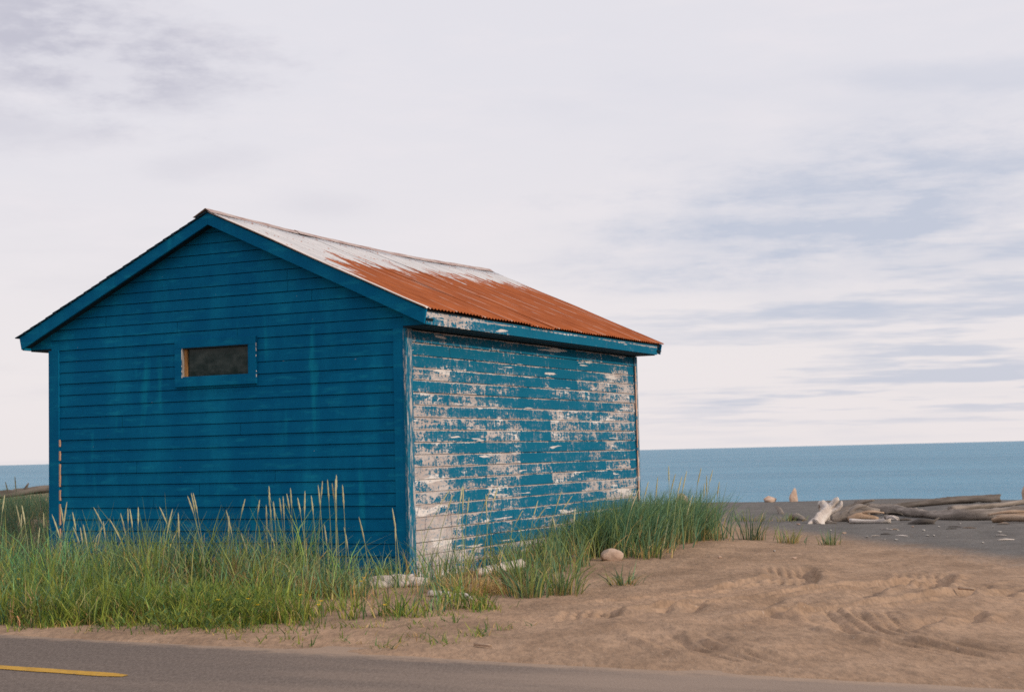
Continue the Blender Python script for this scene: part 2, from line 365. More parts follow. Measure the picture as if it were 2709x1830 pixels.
def polydist(x, y, pl):
    best = np.full(x.shape, 1e9); sgn = np.zeros(x.shape); tt = np.zeros(x.shape)
    # refine the polyline into a smooth curve
    P = [np.array(p, float) for p in pl]; Q = []
    for i in range(len(P)-1):
        p0 = P[max(i-1, 0)]; p1 = P[i]; p2 = P[i+1]; p3 = P[min(i+2, len(P)-1)]
        for t in np.linspace(0, 1, 5)[:-1]:
            Q.append(.5*((2*p1)+(-p0+p2)*t+(2*p0-5*p1+4*p2-p3)*t*t+(-p0+3*p1-3*p2+p3)*t**3))
    Q.append(P[-1]); tot = len(Q)-1
    for i in range(tot):
        a, b = Q[i], Q[i+1]; d = b-a; l2 = d@d
        t = np.clip(((x-a[0])*d[0]+(y-a[1])*d[1])/l2, 0, 1)
        ex, ey = x-a[0]-t*d[0], y-a[1]-t*d[1]; ds = np.hypot(ex, ey)
        k = ds < best; best = np.where(k, ds, best)
        sgn = np.where(k, np.sign(ex*d[1]-ey*d[0]), sgn); tt = np.where(k, (i+t)/tot, tt)
    return best, sgn, tt
def road_edge(x): return -4.70-.072*np.asarray(x, float)
def gbase(x, y):
    x, y = np.asarray(x, float), np.asarray(y, float)
    h = .42*sst(x, -5.6, -9.5)*sst(y, -2, 5)+.10*np.exp(-((x-1.0)**2/1.2+(y-5.2)**2/5))
    h = h+.05*vnoise(x, y, 2.3, 3)*sst(y, -4.5, -2)+.022*vnoise(x, y*1.0, .7, 4)
    h = h+.16*vnoise(x, y, 3.0, 8)*sst(y, 14, 20)
    h = h-np.clip(y-22.5-1.2*vnoise(x, y*0, 4, 9), 0, 30)*.28
    d = y-road_edge(x)
    k = sst(d, -.35, .25)
    off = -.035+.045*k+.020*vnoise(x, y, .35, 5)+.012*vnoise(x, y, .09, 6)
    return np.where(d < 0, off+.0*h, off*(1-k)+(h+.012)*k)
def gfull(x, y):
    h = gbase(x, y)
    reg = (x > 1) & (x < 7.5) & (y > -5) & (y < 3.6)
    xs, ys = x[reg], y[reg]; dh = np.zeros(xs.shape)
    msk = np.zeros(xs.shape)
    for cx, cy, r in SCRUFF: msk = np.maximum(msk, np.exp(-(((xs-cx)/r)**2+((ys-cy)/(r*.8))**2)))
    dh += msk*(.026*vnoise(xs+.25*ys, ys*.45, .5, 11)+.018*vnoise(xs+.2*ys, ys*.5, .2, 12)+.012*vnoise(xs, ys, .07, 13))
    dh += .010*vnoise(xs+.45*ys, ys*.45, .22, 14)+.009*vnoise(xs+.45*ys, ys*.35, .085, 18)
    for pl, wd, dp in TROUGH:      # scooped ruts: a steep wall on the sun side, a long ramp away from it
        d, s, t = polydist(xs, ys, pl); env = sst(t, 0, .3)*sst(1-t, 0, .3)
        q = -d*s+.03*vnoise(xs, ys, .18, 15)
        dh += env*dp*1.15*np.where(q > 0, 0, -sst(-q, 0, .055)*np.clip(1-(-q)/(3.0*wd), 0, 1)**1.4)
        dh += env*dp*.28*np.exp(-((q-.06)/.06)**2)*(1+1.5*vnoise(xs, ys, .12, 17))
    for pl, wd, dp in RUT:
        d, s, t = polydist(xs, ys, pl); env = sst(t, 0, .3)*sst(1-t, 0, .3)*(.85+.9*vnoise(xs, ys, .5, 19))
        dh += env*dp*(-np.exp(-(d/wd)**4)+.7*np.exp(-((d-1.45*wd)/(.35*wd))**2)*(1+1.6*vnoise(xs, ys, .14, 20)))
    for pl, wd in TREAD:
        d, s, t = polydist(xs, ys, pl); env = sst(t, -.01, .15)*sst(1-t, -.01, .2)*sst(wd-d, -.03, .05)*np.clip(.85+1.4*vnoise(xs, ys, .28, 21), 0, 1.2)
        g = (.5+.5*np.cos(2*np.pi*d*s/.095))**4
        dh += env*(-.006-.032*g*(.9+1.0*vnoise(xs, ys, .3, 16)))
        dh += .010*np.exp(-((d-wd-.05)/.05)**2)*sst(t, 0, .15)*sst(1-t, 0, .2)
    fade = sst(ys-road_edge(xs), .1, .5)
    h[reg] += dh*fade
    return h
def seg(*parts):
    out = []
    for a, b, k in parts: out += list(np.linspace(a, b, k, endpoint=False))
    return np.array(out+[parts[-1][1]])
gx = seg((-2500, -60, 14), (-60, -16, 30), (-16, -2, 70), (-2, 1.4, 100), (1.4, 7.4, 260), (7.4, 14, 60), (14, 60, 30), (60, 2500, 14))
gy = seg((-2500, -60, 14), (-60, -16, 20), (-16, -6, 30), (-6, 3.4, 380), (3.4, 12, 120), (12, 26, 90), (26, 60, 12))
X, Y = np.meshgrid(gx, gy); Z = gfull(X.copy().ravel(), Y.copy().ravel())
def gridmesh(name, X, Y, Z, material):
    ny, nx = X.shape; co = np.stack([X.ravel(), Y.ravel(), np.asarray(Z).ravel()], 1)
    idx = np.arange(nx*ny).reshape(ny, nx)
    q = np.stack([idx[:-1, :-1], idx[:-1, 1:], idx[1:, 1:], idx[1:, :-1]], -1).reshape(-1, 4)
    return rawmesh(name, co, q, material)
def rawmesh(name, co, q, material, parent=None, smooth=True, tint=None):
    me = bpy.data.meshes.new(name); k = q.shape[1]
    me.vertices.add(len(co)); me.vertices.foreach_set('co', co.astype(np.float32).ravel())
    me.loops.add(q.size); me.loops.foreach_set('vertex_index', q.astype(np.int32).ravel())
    me.polygons.add(len(q)); me.polygons.foreach_set('loop_start', np.arange(len(q), dtype=np.int32)*k)
    me.polygons.foreach_set('loop_total', np.full(len(q), k, np.int32))
    me.polygons.foreach_set('use_smooth', np.full(len(q), smooth))
    me.update(calc_edges=True)
    if tint is not None:
        a = me.color_attributes.new('tint', 'FLOAT_COLOR', 'POINT')
        a.data.foreach_set('color', np.concatenate([tint, np.ones((len(tint), 1))], 1).astype(np.float32).ravel())
    me.materials.append(M[material]); o = bpy.data.objects.new(name, me); COL.objects.link(o)
    if parent: o.parent = parent
    return o
tag(gridmesh('sand_ground', X, Y, Z, 'sand'), 'brown tracked sand running into grey beach gravel', 'sand', kind='structure')

# road: a strip parallel to its own edge
rx_ = seg((-2500, -20, 12), (-20, 20, 60), (20, 2500, 12)); off = np.array([.30, 0.0, -1.5, -3, -6, -13])
RX, RO = np.meshgrid(rx_, off); RY = road_edge(RX)+RO
tag(gridmesh('road', RX, RY, np.full(RX.shape, 0.004), 'asphalt'), 'dusty grey brown asphalt road along the bottom', 'road', kind='structure')
# yellow dash with a worn end
ys = []
for i, x in enumerate(np.linspace(-1.9, 1.52, 26)):
    c = -6.085-.072*x; e = .066+.004*math.sin(i*1.7)-(.03 if i == 25 else 0)
    ys += [(x, c-e, .0085), (x, c+e, .0085)]
yl = obj('road_marking', ys, [(2*i, 2*i+2, 2*i+3, 2*i+1) for i in range(25)], 'yellow')
tag(yl, 'yellow painted line on the asphalt road ending at left', 'road marking')

# hills across the road, mirrored in the window
hx = np.linspace(-900, 900, 160); hv = []
HB = []
for x in hx: 
    top = 25+5.0*math.sin(x*.021+.6)+2.5*math.sin(x*.057+1)+5*float(vnoise(x, 0, 26, 50)); HB.append([(x, -190, -1), (x, -235, top*.55), (x, -300, top), (x, -420, top*.8), (x, -600, -1)])
HB = np.array(HB)
tag(gridmesh('hills', HB[:, :, 0].T, HB[:, :, 1].T, HB[:, :, 2].T, 'hill'), 'dark green hills across the road', 'hills', kind='structure')
# sea
sx = seg((-20000, -400, 10), (-400, 400, 40), (400, 20000, 10)); sy = seg((23, 120, 30), (120, 900, 20), (900, 40000, 16))
SX, SY = np.meshgrid(sx, sy)
tag(gridmesh('sea', SX, SY, np.full(SX.shape, -1.7), 'sea'), 'calm blue sea reaching the horizon', 'sea', kind='structure')

# ------------------------------------------------------------------ shed
SLOPE = (ZR-ZE)/(W_/2+OE)
shed = empty('wooden_shed', (0, 0, 0))
tag(shed, 'blue clapboard shed with peeling side wall and rusty corrugated roof', 'shed')
def sag(y, s): return -.055*math.sin(math.pi*min(max((y+OF)/(L_+OF+OB), 0), 1))*(1-.75*s)
def roofz(x): return ZR-SLOPE*abs(x-XM)

# core walls (dark sheathing behind the boards)
zc0 = 2.62
prof = [(-W_+.03, .03), (-.03, .03), (-.03, roofz(-.03)-.09), (XM, ZR-.10), (-W_+.03, roofz(-.03)-.09)]
obj('sheathing', *loft([(x, .03, z) for x, z in prof], [(x, L_-.03, z) for x, z in prof]), 'dark', shed)

E = .13; GAP = .0068
WX0, WX1, WZ0, WZ1 = -2.82, -1.92, 2.24, 2.57
def board_gable(x0, x1, xt0, xt1, z0, z1, jig=0.0):
    ob, ot = .021+jig, .013+jig*.6
    if xt1-xt0 < .03: xt0 = xt1 = (xt0+xt1)/2
    A = [(x0, .03, z0), (x0, -ob, z0), (xt0, -ot, z1), (xt0, .03, z1)]
    B = [(x1, .03, z0), (x1, -ob, z0), (xt1, -ot, z1), (xt1, .03, z1)]
    return obj('siding_board', *loft(A, B), 'blue', shed)
def lim(z):   # wall half-range under the roof deck
    zz = z+.10
    if zz <= roofz(0): return (-W_, 0.0)
    h = (ZR-zz)/SLOPE; return (XM-h, XM+h)
rows = []
z = 2.63
while z > .10: rows.append((z-E, z)); z -= E
rows.append((.045, z-.001)) if z > .06 else None
z = 2.63
while z < 3.90: rows.append((z, z+.1205)); z += .1205
for (za, zb) in rows:
    z0, z1 = za+GAP*.5, min(zb-GAP*.5, 3.93)
    b0, b1 = lim(z0); t0, t1 = lim(z1)
    if b1-b0 < .1: continue
    jig = random.uniform(-.002, .004)
    if zb > WZ0 and za < WZ1:      # rows cut by the window
        board_gable(b0, WX0-.045, t0, WX0-.045, z0, z1, jig); board_gable(WX1+.045, b1, WX1+.045, t1, z0, z1, jig)
        if za < WZ0: board_gable(WX0-.04, WX1+.04, WX0-.04, WX1+.04, z0, min(z1, WZ0-.012), jig)
        if zb > WZ1: board_gable(WX0-.04, WX1+.04, WX0-.04, WX1+.04, max(z0, WZ1+.012), z1, jig)
    else:
        cuts = sorted(random.uniform(b0+.6, b1-.6) for _ in range(random.choice((0, 1, 1)))) if b1-b0 > 2.5 else []
        xs = [b0]+cuts+[b1]
        for i in range(len(xs)-1):
            g0 = .0025 if i else 0; g1 = .0025 if i < len(xs)-2 else 0
            board_gable(xs[i]+g0, xs[i+1]-g1, (t0 if i == 0 else xs[i]+g0), (t1 if i == len(xs)-2 else xs[i+1]-g1), z0, z1, jig+random.uniform(-.0015, .0015))
def board_side(y0, y1, z0, z1, jig, x=0.0, sgn=1, mt='peel'):
    ob, ot = .021+jig, .012+jig*.6
    A = [(x-.03*sgn, y0, z0), (x+ob*sgn, y0, z0+random.uniform(-.0015, .0015)), (x+ot*sgn, y0, z1+random.uniform(-.0015, .0015)), (x-.03*sgn, y0, z1)]
    B = [(x-.03*sgn, y1, z0), (x+ob*sgn, y1, z0+random.uniform(-.0015, .0015)), (x+ot*sgn, y1, z1+random.uniform(-.0015, .0015)), (x-.03*sgn, y1, z1)]
    return obj('siding_board', *loft(A, B), mt, shed)
for (za, zb) in rows:
    if za > 2.62: continue
    z0, z1 = za+GAP*.45, zb-GAP*.45
    cuts = sorted(random.choice((.97, 1.96, 2.72, 3.52, 4.37, 5.38))+random.uniform(-.02, .02) for _ in range(random.choice((0, 1, 1, 1))))
    ysq = [.0]+cuts+[L_]; jig = random.uniform(-.002, .004)
    for i in range(len(ysq)-1): board_side(ysq[i]+(.0015 if i else 0), ysq[i+1]-.0015, z0, z1, jig+random.uniform(-.0015, .002))
    board_side(0, L_, z0, z1, 0, x=-W_, sgn=-1, mt='blue')           # far side wall
# rear wall: plain boards
for (za, zb) in rows:
    z0, z1 = za+.004, min(zb-.004, 3.93); b0, b1 = lim(z0); t0, t1 = lim(z1)
    if b1-b0 < .1: continue
    A = [(b0, L_-.03, z0), (b0, L_+.02, z0), (t0, L_+.012, z1), (t0, L_-.03, z1)]; B = [(b1, L_-.03, z0), (b1, L_+.02, z0), (t1, L_+.012, z1), (t1, L_-.03, z1)]
    obj('siding_board', *loft(A, B), 'blue', shed)
# corner boards
ZT = 2.635
box('corner_board', (-.115, .002, -.034, .02, .03, ZT), 'blue', shed)
box('corner_board', (.003, .036, -.036, .105, .03, ZT), 'corner', shed)
box('corner_board', (-W_-.034, -W_+.115, -.034, .02, .03, ZT), 'blue', shed)
box('corner_board', (.0, .040, L_-.075, L_+.02, .03, ZT), 'worn', shed)
box('corner_board', (-W_-.034, -W_, L_-.09, L_+.02, .03, ZT), 'blue', shed)
def chips(name, x0, x1, y0, y1, zs, material):
    for a, b in zs: tag(box(name, (x0, x1, y0, y1, a, b), material, shed))
# sunlit inner edge of the left corner board, warm light painted as orange flecks
chips('bare_and_sunlit_edge', -W_+.1155, -W_+.132, -.032, -.012, [(.15, .42), (.47, .58), (.62, .86), (.90, 1.02), (1.06, 1.32), (1.36, 1.47), (1.52, 1.60)], 'orange')
# bare strip on the far corner post
chips('bare_and_sunlit_edge', .0405, .0445, L_-.077, L_-.050, [(.35, .9), (.95, 1.32), (1.36, 1.75), (1.80, 2.25), (2.28, 2.5)], 'orange')
# foundation
box('foundation', (-W_+.02, .06, .10, L_-.02, -.25, .045), 'concrete', shed)

# window
win = empty('window'); win.parent = shed
cw = .095
box('casing', (WX0-cw, WX1+cw, -.047, .0, WZ1, WZ1+.088), 'blue', win)
box('casing', (WX0-cw, WX1+cw, -.049, .0, WZ0-.10, WZ0), 'blue', win)
box('casing', (WX0-cw, WX0, -.045, .0, WZ0+.0005, WZ1-.0005), 'blue', win)
box('casing', (WX1, WX1+cw, -.045, .0, WZ0+.0005, WZ1-.0005), 'blue', win)
box('jamb', (WX0-.01, WX0+.012, -.043, .028, WZ0+.001, WZ1-.001), 'concrete', win)  # pale grey paints in the sunlit band of the left reveal
box('jamb', (WX1-.012, WX1+.01, -.040, .028, WZ0+.001, WZ1-.001), 'blue', win)
box('head_jamb', (WX0+.013, WX1-.013, -.043, .028, WZ1-.012, WZ1+.01), 'dark', win)
box('sill', (WX0+.013, WX1-.013, -.041, .028, WZ0-.01, WZ0+.010), 'blue', win)
box('window_stop', (WX0+.0125, WX0+.046, -.012, .027, WZ0+.0105, WZ1-.0125), 'stop', win)  # bare wood, warm sun on the left reveal put into its orange
box('window_stop', (WX1-.030, WX1-.0125, .0, .027, WZ0+.0105, WZ1-.0125), 'blue', win)
box('pane', (WX0+.0465, WX1-.0305, .012, .018, WZ0+.0105, WZ1-.0125), 'glass', win)
for a, b in ((.0, .03), (.06, .085), (.12, .14), (.20, .31)):  # white chips on the casing edges, sun glints painted into their colour
    box('chipped_glint_edge', (WX0-.001, WX0+.004, -.0475, -.0435, WZ0+a, WZ0+a+(b-a)), 'chip', win)
for a, b in ((.02, .05), (.075, .09), (.24, .262), (.30, .34), (.355, .39)):
    box('chipped_glint_edge', (WX1+cw+.0005, WX1+cw+.004, -.046, -.034, WZ0-.05+a, WZ0-.05+b), 'chip', win)

# roof ----------------------------------------------------------------
roof = empty('roof'); roof.parent = shed
def rake(y0, y1, side, zt, zb, name='rake_board', material='blue', par=None):
    xe = OE if side > 0 else -W_-OE
    xa = XM+.0006*side
    pts = [(xa, ZR-zt), (xe, ZE-zt), (xe-.03*side, ZE-zb-.012), (xa, ZR-zb)]
    return obj(name, *loft([(x, y0, z) for x, z in pts], [(x, y1, z) for x, z in pts]), material, par or roof)
for side in (1, -1):
    rake(-OF, -OF+.026, side, .016, .142)
    rake(L_+OB-.026, L_+OB, side, .016, .142)
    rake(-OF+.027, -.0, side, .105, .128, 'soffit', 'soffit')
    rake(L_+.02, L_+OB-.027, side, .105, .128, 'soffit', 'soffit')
    # deck in five lengths so that it follows the sag
    for i in range(8):
        ya, yb = -OF+.03+i*(L_+OB+OF-.06)/8, -OF+.03+(i+1)*(L_+OB+OF-.06)/8
        def dp(y):
            xe = (OE-.03) if side > 0 else -W_-OE+.03
            return [(XM, y, ZR-.03+sag(y, 0)), (xe, y, roofz(xe)-.03+sag(y, 1)), (xe, y, roofz(xe)-.07+sag(y, 1)), (XM, y, ZR-.07+sag(y, 0))]
        obj('roof_deck', *loft(dp(ya), dp(yb-.002)), 'dark', roof)
# boxed eaves, fascia
for side in (1, -1):
    def ex(a): return a if side > 0 else -W_-a
    def bb(a, b, *r): p, q_ = sorted((ex(a), ex(b))); return (p, q_)+r
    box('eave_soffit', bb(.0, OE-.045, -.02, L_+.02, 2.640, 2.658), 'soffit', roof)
    box('fascia', bb(OE-.044, OE-.020, -OF+.03, L_+.05, 2.652, 2.778), 'trim' if side > 0 else 'blue', roof)
    xi, xo = ex(.0), ex(OE-.046)
    pts = [(xi, 2.66), (xo, 2.66), (xo, roofz(xo)-.09), (xi, roofz(xi)-.09)]
    obj('eave_return', *loft([(x, -.022, z) for x, z in pts], [(x, .0, z) for x, z in pts]), 'blue', roof)
# right slope: corrugated sheets
PW, PER, AMP = .66, .0733, .0085
y0 = -OF-.035; ytot = L_+OB+.05-y0; npan = 11; PW = ytot/npan
for k in range(npan):
    V, Fc = [], []; ns = 9*8; nr = 10
    dz = random.uniform(0, .004); lip = random.uniform(-.012, .014); tilt = random.uniform(-.004, .004)
    for j in range(nr+1):
        s = j/nr
        x = XM+.02+s*(W_/2+OE-.02+.012+lip)
        for i in range(ns+1):
            y = y0+k*PW+i/ns*(PW+.035)
            yy = min(y, y0+ytot)
            z = roofz(x)+sag(yy, s)+AMP*math.cos(2*math.pi*(y-y0)/PER)+.004+.0045*(k % 2)+dz+tilt*(s-.5)+.004*math.sin(7*s+k)*s+.006*math.sin(3.1*y+5*s)*math.sin(9*s+y)
            V.append((x, yy, z))
    for j in range(nr):
        for i in range(ns):
            a = j*(ns+1)+i; Fc.append((a, a+ns+1, a+ns+2, a+1))
    o = obj('roof_sheet', V, Fc, 'rust', roof, True)
    o.modifiers.new('thick', 'SOLIDIFY').thickness = .0015
# left slope: stepped shingle courses
ncr = 24
for k in range(ncr):
    s0, s1 = k/ncr, (k+1)/ncr
    def P(s, y, up):
        x = XM-s*(W_/2+OE+.012); return (x, y, roofz(x)+sag(y, s)+up)
    ya, yb = -OF-.02+random.uniform(-.006, .006), L_+OB+.02
    V = []; ny_ = 6
    for i in range(ny_+1):
        y = ya+(yb-ya)*i/ny_
        V += [P(s0, y, .002), P(s1+.012, y, .010), P(s1+.012, y, .000), P(s0, y, -.012)]
    Fc = [(0, 1, 2, 3), tuple(4*ny_+q_ for q_ in (3, 2, 1, 0))]
    for i in range(ny_):
        for q_ in range(4): a, b = 4*i+q_, 4*i+(q_+1) % 4; Fc.append((a, a+4, b+4, b))
    obj('shingle_course', V, Fc, 'shingle', roof)
# ridge cap in overlapping lengths
for k in range(4):
    ya = -OF-.04+k*(L_+OB+OF+.08)/4; yb = ya+(L_+OB+OF+.08)/4+.03
    V = []
    for i in range(7):
        y = min(ya+(yb-ya)*i/6, L_+OB+.04); up = .022+.004*(k % 2)+.003*math.sin(i*2.1+k)
        wr = .075+.012*math.sin(i*1.9+k*2)
        for x, e in ((XM-.17, 0), (XM, .012), (XM+wr, -.004)): V.append((x, y, roofz(x)+sag(y, .03)+up+e))
    Fc = []
    for i in range(6):
        for q_ in range(2): a = 3*i+q_; Fc.append((a, a+1, a+4, a+3))
    o = obj('ridge_cap', V, Fc, 'cap', roof); o.modifiers.new('thick', 'SOLIDIFY').thickness = .003

# ------------------------------------------------------------------ driftwood, rocks
def tube(pts, rad, sides=12, sub=5, rough=.12, seed=0, flat=1.0):
    r_ = np.random.default_rng(seed); P = [np.array(p, float) for p in pts]; Q, Rr = [], []
    for i in range(len(P)-1):
        p0, p1, p2, p3 = P[max(i-1, 0)], P[i], P[i+1], P[min(i+2, len(P)-1)]
        for t in np.linspace(0, 1, sub+1)[:-1]:
            Q.append(.5*((2*p1)+(-p0+p2)*t+(2*p0-5*p1+4*p2-p3)*t*t+(-p0+3*p1-3*p2+p3)*t**3)); Rr.append(rad[i]*(1-t)+rad[i+1]*t)
    Q.append(P[-1]); Rr.append(rad[-1]); Q = np.array(Q); V, Fc, G = [], [], []
    lob = r_.uniform(-1, 1, sides)*rough; ln = 0; ph = r_.uniform(0, 6)
    for i, c in enumerate(Q):
        d = Q[min(i+1, len(Q)-1)]-Q[max(i-1, 0)]; d = d/np.linalg.norm(d)
        a = np.cross(d, (0, 0, 1.0)); a = a/max(np.linalg.norm(a), 1e-6) if np.linalg.norm(a) > .05 else np.array((1.0, 0, 0)); b = np.cross(a, d)
        if i: ln += np.linalg.norm(c-Q[i-1])
        end = i in (0, len(Q)-1)
        for k in range(sides):
            t = 2*math.pi*k/sides+.15*math.sin(ln*3+ph)
            r = Rr[i]*(1+lob[k]+r_.normal(0, rough*.35))*(1+.10*math.sin(ln*5+ph+2*t)*rough*4)
            V.append(c+a*math.cos(t)*r+b*math.sin(t)*r*flat+(d*r_.normal(0, .12*Rr[i]) if end else 0)); G.append((ln+seed, math.cos(t)*Rr[i]*2+seed, math.sin(t)*Rr[i]*2))
    nQ = len(Q)
    for i in range(nQ-1):
        for k in range(sides):
            k2 = (k+1) % sides; Fc.append((i*sides+k, i*sides+k2, (i+1)*sides+k2, (i+1)*sides+k))
    for e, c, sgn in ((0, Q[0], 1), ((nQ-1)*sides, Q[-1], -1)):
        V.append(c); G.append((seed, 0, 0)); ci = len(V)-1
        for k in range(sides):
            a, b = e+k, e+(k+1) % sides; Fc.append((a, ci, b) if sgn > 0 else (a, b, ci))
    return V, Fc, G
def wood(name, tubes, material, label, cat, group=None, parent=None):
    V, Fc, G = [], [], []
    for t in tubes:
        v, f, g = t; o = len(V); V += list(v); Fc += [tuple(i+o for i in q_) for q_ in f]; G += g
    o = obj(name, V, Fc, material, parent, True)
    a = o.data.attributes.new('grain', 'FLOAT_VECTOR', 'POINT'); a.data.foreach_set('vector', np.array(G, np.float32).ravel())
    if label: tag(o, label, cat, group)
    return o
def gz(x, y): return float(gbase(np.array([x]), np.array([y]))[0])
def gp(x, y, dz=0.0): return (x, y, gz(x, y)+dz)
# long log on the right, tapering to the forked left end
big = empty('driftwood_log', gp(2.9, 13.6)); tag(big, 'long thick grey driftwood log lying along the beach at right', 'log')
def local(o, root): o.parent = root; o.matrix_parent_inverse = Matrix.Translation(root.location).inverted(); return o
local(wood('trunk', [tube([gp(1.10, 15.6, .12), gp(1.7, 15.3, .10), gp(2.5, 14.0, .06), gp(3.3, 13.2, .08), gp(4.3, 13.4, .10), gp(5.6, 13.6, .10)], [.085, .075, .062, .088, .10, .105], 16, 12, .26, 21)], 'grey', None, None), big)
local(wood('broken_end', [tube([gp(1.16, 15.55, .12), gp(.98, 15.7, .16), gp(.84, 15.75, .20)], [.105, .08, .03], 10, 4, .3, 22), tube([gp(1.1, 15.6, .08), gp(.92, 15.5, .04)], [.08, .03], 9, 3, .3, 24)], 'darkw', None, None), big)
local(wood('branch', [tube([gp(2.9, 14.2, .14), gp(3.7, 15.0, .20), gp(4.8, 15.9, .32)], [.06, .05, .03], 10, 7, .26, 23)], 'grey', None, None), big)
wood('driftwood_log', [tube([gp(.9, 18.2, .05), gp(1.6, 18.7, .07), gp(2.3, 19.2, .08), gp(2.95, 19.6, .10)], [.05, .068, .075, .078], 12, 9, .24, 31)], 'darkw', 'dark grey log behind the long log at the edge of the water', 'log')
# root stump
wood('driftwood_stump', [
    tube([gp(1.08, 12.0, -.04), gp(1.10, 12.15, .07), gp(1.16, 12.3, .17), gp(1.12, 12.4, .28), gp(1.07, 12.42, .37)], [.115, .10, .095, .070, .03], 14, 6, .24, 41),
    tube([gp(1.15, 12.34, .20), gp(1.25, 12.40, .30), gp(1.33, 12.40, .39), gp(1.36, 12.4, .43)], [.065, .052, .042, .015], 10, 5, .26, 42),
    tube([gp(1.18, 12.34, .17), gp(1.31, 12.38, .22), gp(1.40, 12.40, .29), gp(1.41, 12.42, .37)], [.06, .048, .038, .012], 10, 5, .26, 43),
    tube([gp(1.11, 12.42, .30), gp(1.03, 12.5, .32), gp(.99, 12.55, .26), gp(1.0, 12.58, .18)], [.05, .042, .03, .015], 9, 4, .25, 44),
    tube([gp(1.12, 12.15, .06), gp(1.02, 12.0, .04), gp(.96, 11.85, -.02)], [.06, .05, .02], 9, 4, .25, 46)], 'bone', 'bleached white forked root stump standing up on the beach', 'driftwood')
wood('driftwood_piece', [tube([gp(1.1, 12.85, .05), gp(1.45, 12.95, .10), gp(1.75, 13.0, .10)], [.09, .12, .07], 11, 5, .28, 51), tube([gp(1.4, 12.9, .14), gp(1.55, 12.95, .25), gp(1.70, 13.0, .26)], [.05, .04, .015], 9, 4, .25, 511)], 'grey', 'thick grey driftwood chunk right behind the white root stump', 'driftwood')
wood('driftwood_piece', [tube([gp(1.50, 12.45, .05), gp(1.72, 12.5, .10), gp(2.0, 12.55, .05)], [.055, .065, .03], 10, 4, .28, 52), tube([gp(1.6, 12.5, .1), gp(1.85, 12.5, .17), gp(2.1, 12.55, .15)], [.03, .03, .015], 9, 4, .25, 521)], 'tan', 'short brown driftwood lump beside the thin pale stick', 'driftwood')
wood('driftwood_stick', [tube([gp(1.60, 12.15, .045), gp(1.95, 12.15, .03), gp(2.28, 12.2, .04)], [.04, .033, .038], 9, 4, .15, 53)], 'bone', 'pale straight driftwood stick lying right of the stump', 'driftwood')
wood('driftwood_piece', [tube([gp(.75, 14.7, .05), gp(1.1, 14.8, .14), gp(1.5, 14.9, .08)], [.06, .085, .05], 11, 5, .26, 54), tube([gp(.9, 14.75, .1), gp(1.15, 14.8, .24), gp(1.42, 14.85, .30)], [.04, .045, .02], 9, 4, .25, 541)], 'grey', 'pale grey driftwood between stump and long log', 'driftwood')
wood('driftwood_piece', [tube([gp(.25, 13.1, .0), gp(.42, 13.1, .07), gp(.62, 12.95, .02)], [.03, .06, .03], 10, 4, .3, 55)], 'grey', 'small pale driftwood heap left of the white stump', 'driftwood')
wood('driftwood_piece', [tube([gp(-.75, 15.9, .13), gp(-.66, 15.8, .07), gp(-.58, 15.7, -.01)], [.025, .045, .04], 9, 4, .2, 56)], 'grey', 'small pale stub sticking up from the grey beach', 'driftwood')
wood('driftwood_piece', [tube([gp(2.62, 12.0, .00), gp(2.85, 11.9, .05), gp(3.05, 11.95, .03)], [.03, .045, .03], 9, 4, .2, 57), tube([gp(3.0, 11.95, .03), gp(3.12, 12.0, .10)], [.03, .012], 8, 3, .2, 58)], 'darkw', 'dark driftwood scrap half buried before the long log', 'driftwood')
wood('driftwood_piece', [tube([gp(3.95, 12.0, .04), gp(4.3, 11.95, .08), gp(4.9, 11.8, .05)], [.04, .06, .05], 9, 5, .2, 59), tube([gp(4.0, 12.15, .10), gp(4.4, 12.0, .12), gp(4.8, 12.0, .10)], [.02, .03, .02], 8, 5, .2, 60), tube([gp(3.85, 12.2, .12), gp(4.2, 12.2, .17), gp(4.7, 12.3, .14)], [.015, .025, .02], 8, 5, .2, 61)], 'tan', 'tangle of splintered brown driftwood at the right edge', 'driftwood')
# scraps of wood lying about
for i in range(16):
    a = random.uniform(-.5, .5); l = random.uniform(.12, .38); x, y = random.uniform(.55, 2.5), random.uniform(11.9, 14.2); z = random.uniform(.01, .10) if x > 1.2 else .01
    wood('driftwood_scrap', [tube([gp(x, y, z), gp(x+l*.5*math.cos(a), y+l*.5*math.sin(a), z+random.uniform(-.01, .03)), gp(x+l*math.cos(a), y+l*math.sin(a), .01+z*.6)], [random.uniform(.012, .03), random.uniform(.014, .035), .008], 8, 3, .3, 300+i)], random.choice(('bone', 'tan', 'grey', 'darkw')), 'small broken driftwood scrap in the tangle beside the white stump', 'driftwood', 'scraps in the driftwood tangle')
for i in range(14):
    a = random.uniform(-.6, .6); l = random.uniform(.10, .26); x, y = random.uniform(2.6, 5.0), random.uniform(7.4, 12.2)
    if y+1.35*x < 12: y += 2
    wood('wood_chip', [tube([gp(x, y, .008), gp(x+l*.5*math.cos(a), y+l*.5*math.sin(a), .014), gp(x+l*math.cos(a), y+l*math.sin(a), .008)], [.008, .018, .006], 7, 3, .3, 400+i, .5)], random.choice(('bone', 'tan', 'tan', 'darkw')), 'thin wood chip lying on the grey beach before the long log', 'wood chip', 'wood chips on the grey beach')
# log on the left dune
wood('driftwood_log', [tube([(-13.4, 6.6, .80), (-12.5, 7.2, .80), (-12.1, 7.7, .86), (-11.4, 8.4, .90), (-10.6, 9.0, .86)], [.085, .075, .06, .055, .045], 11, 8, .3, 71), tube([(-12.25, 7.5, .86), (-12.15, 7.5, .99)], [.04, .012], 8, 3, .2, 72), tube([(-12.6, 7.15, .84), (-12.8, 7.3, .30)], [.06, .05], 8, 3, .2, 73)], 'darkw', 'crooked brown driftwood log on the dune left of the shed', 'log')
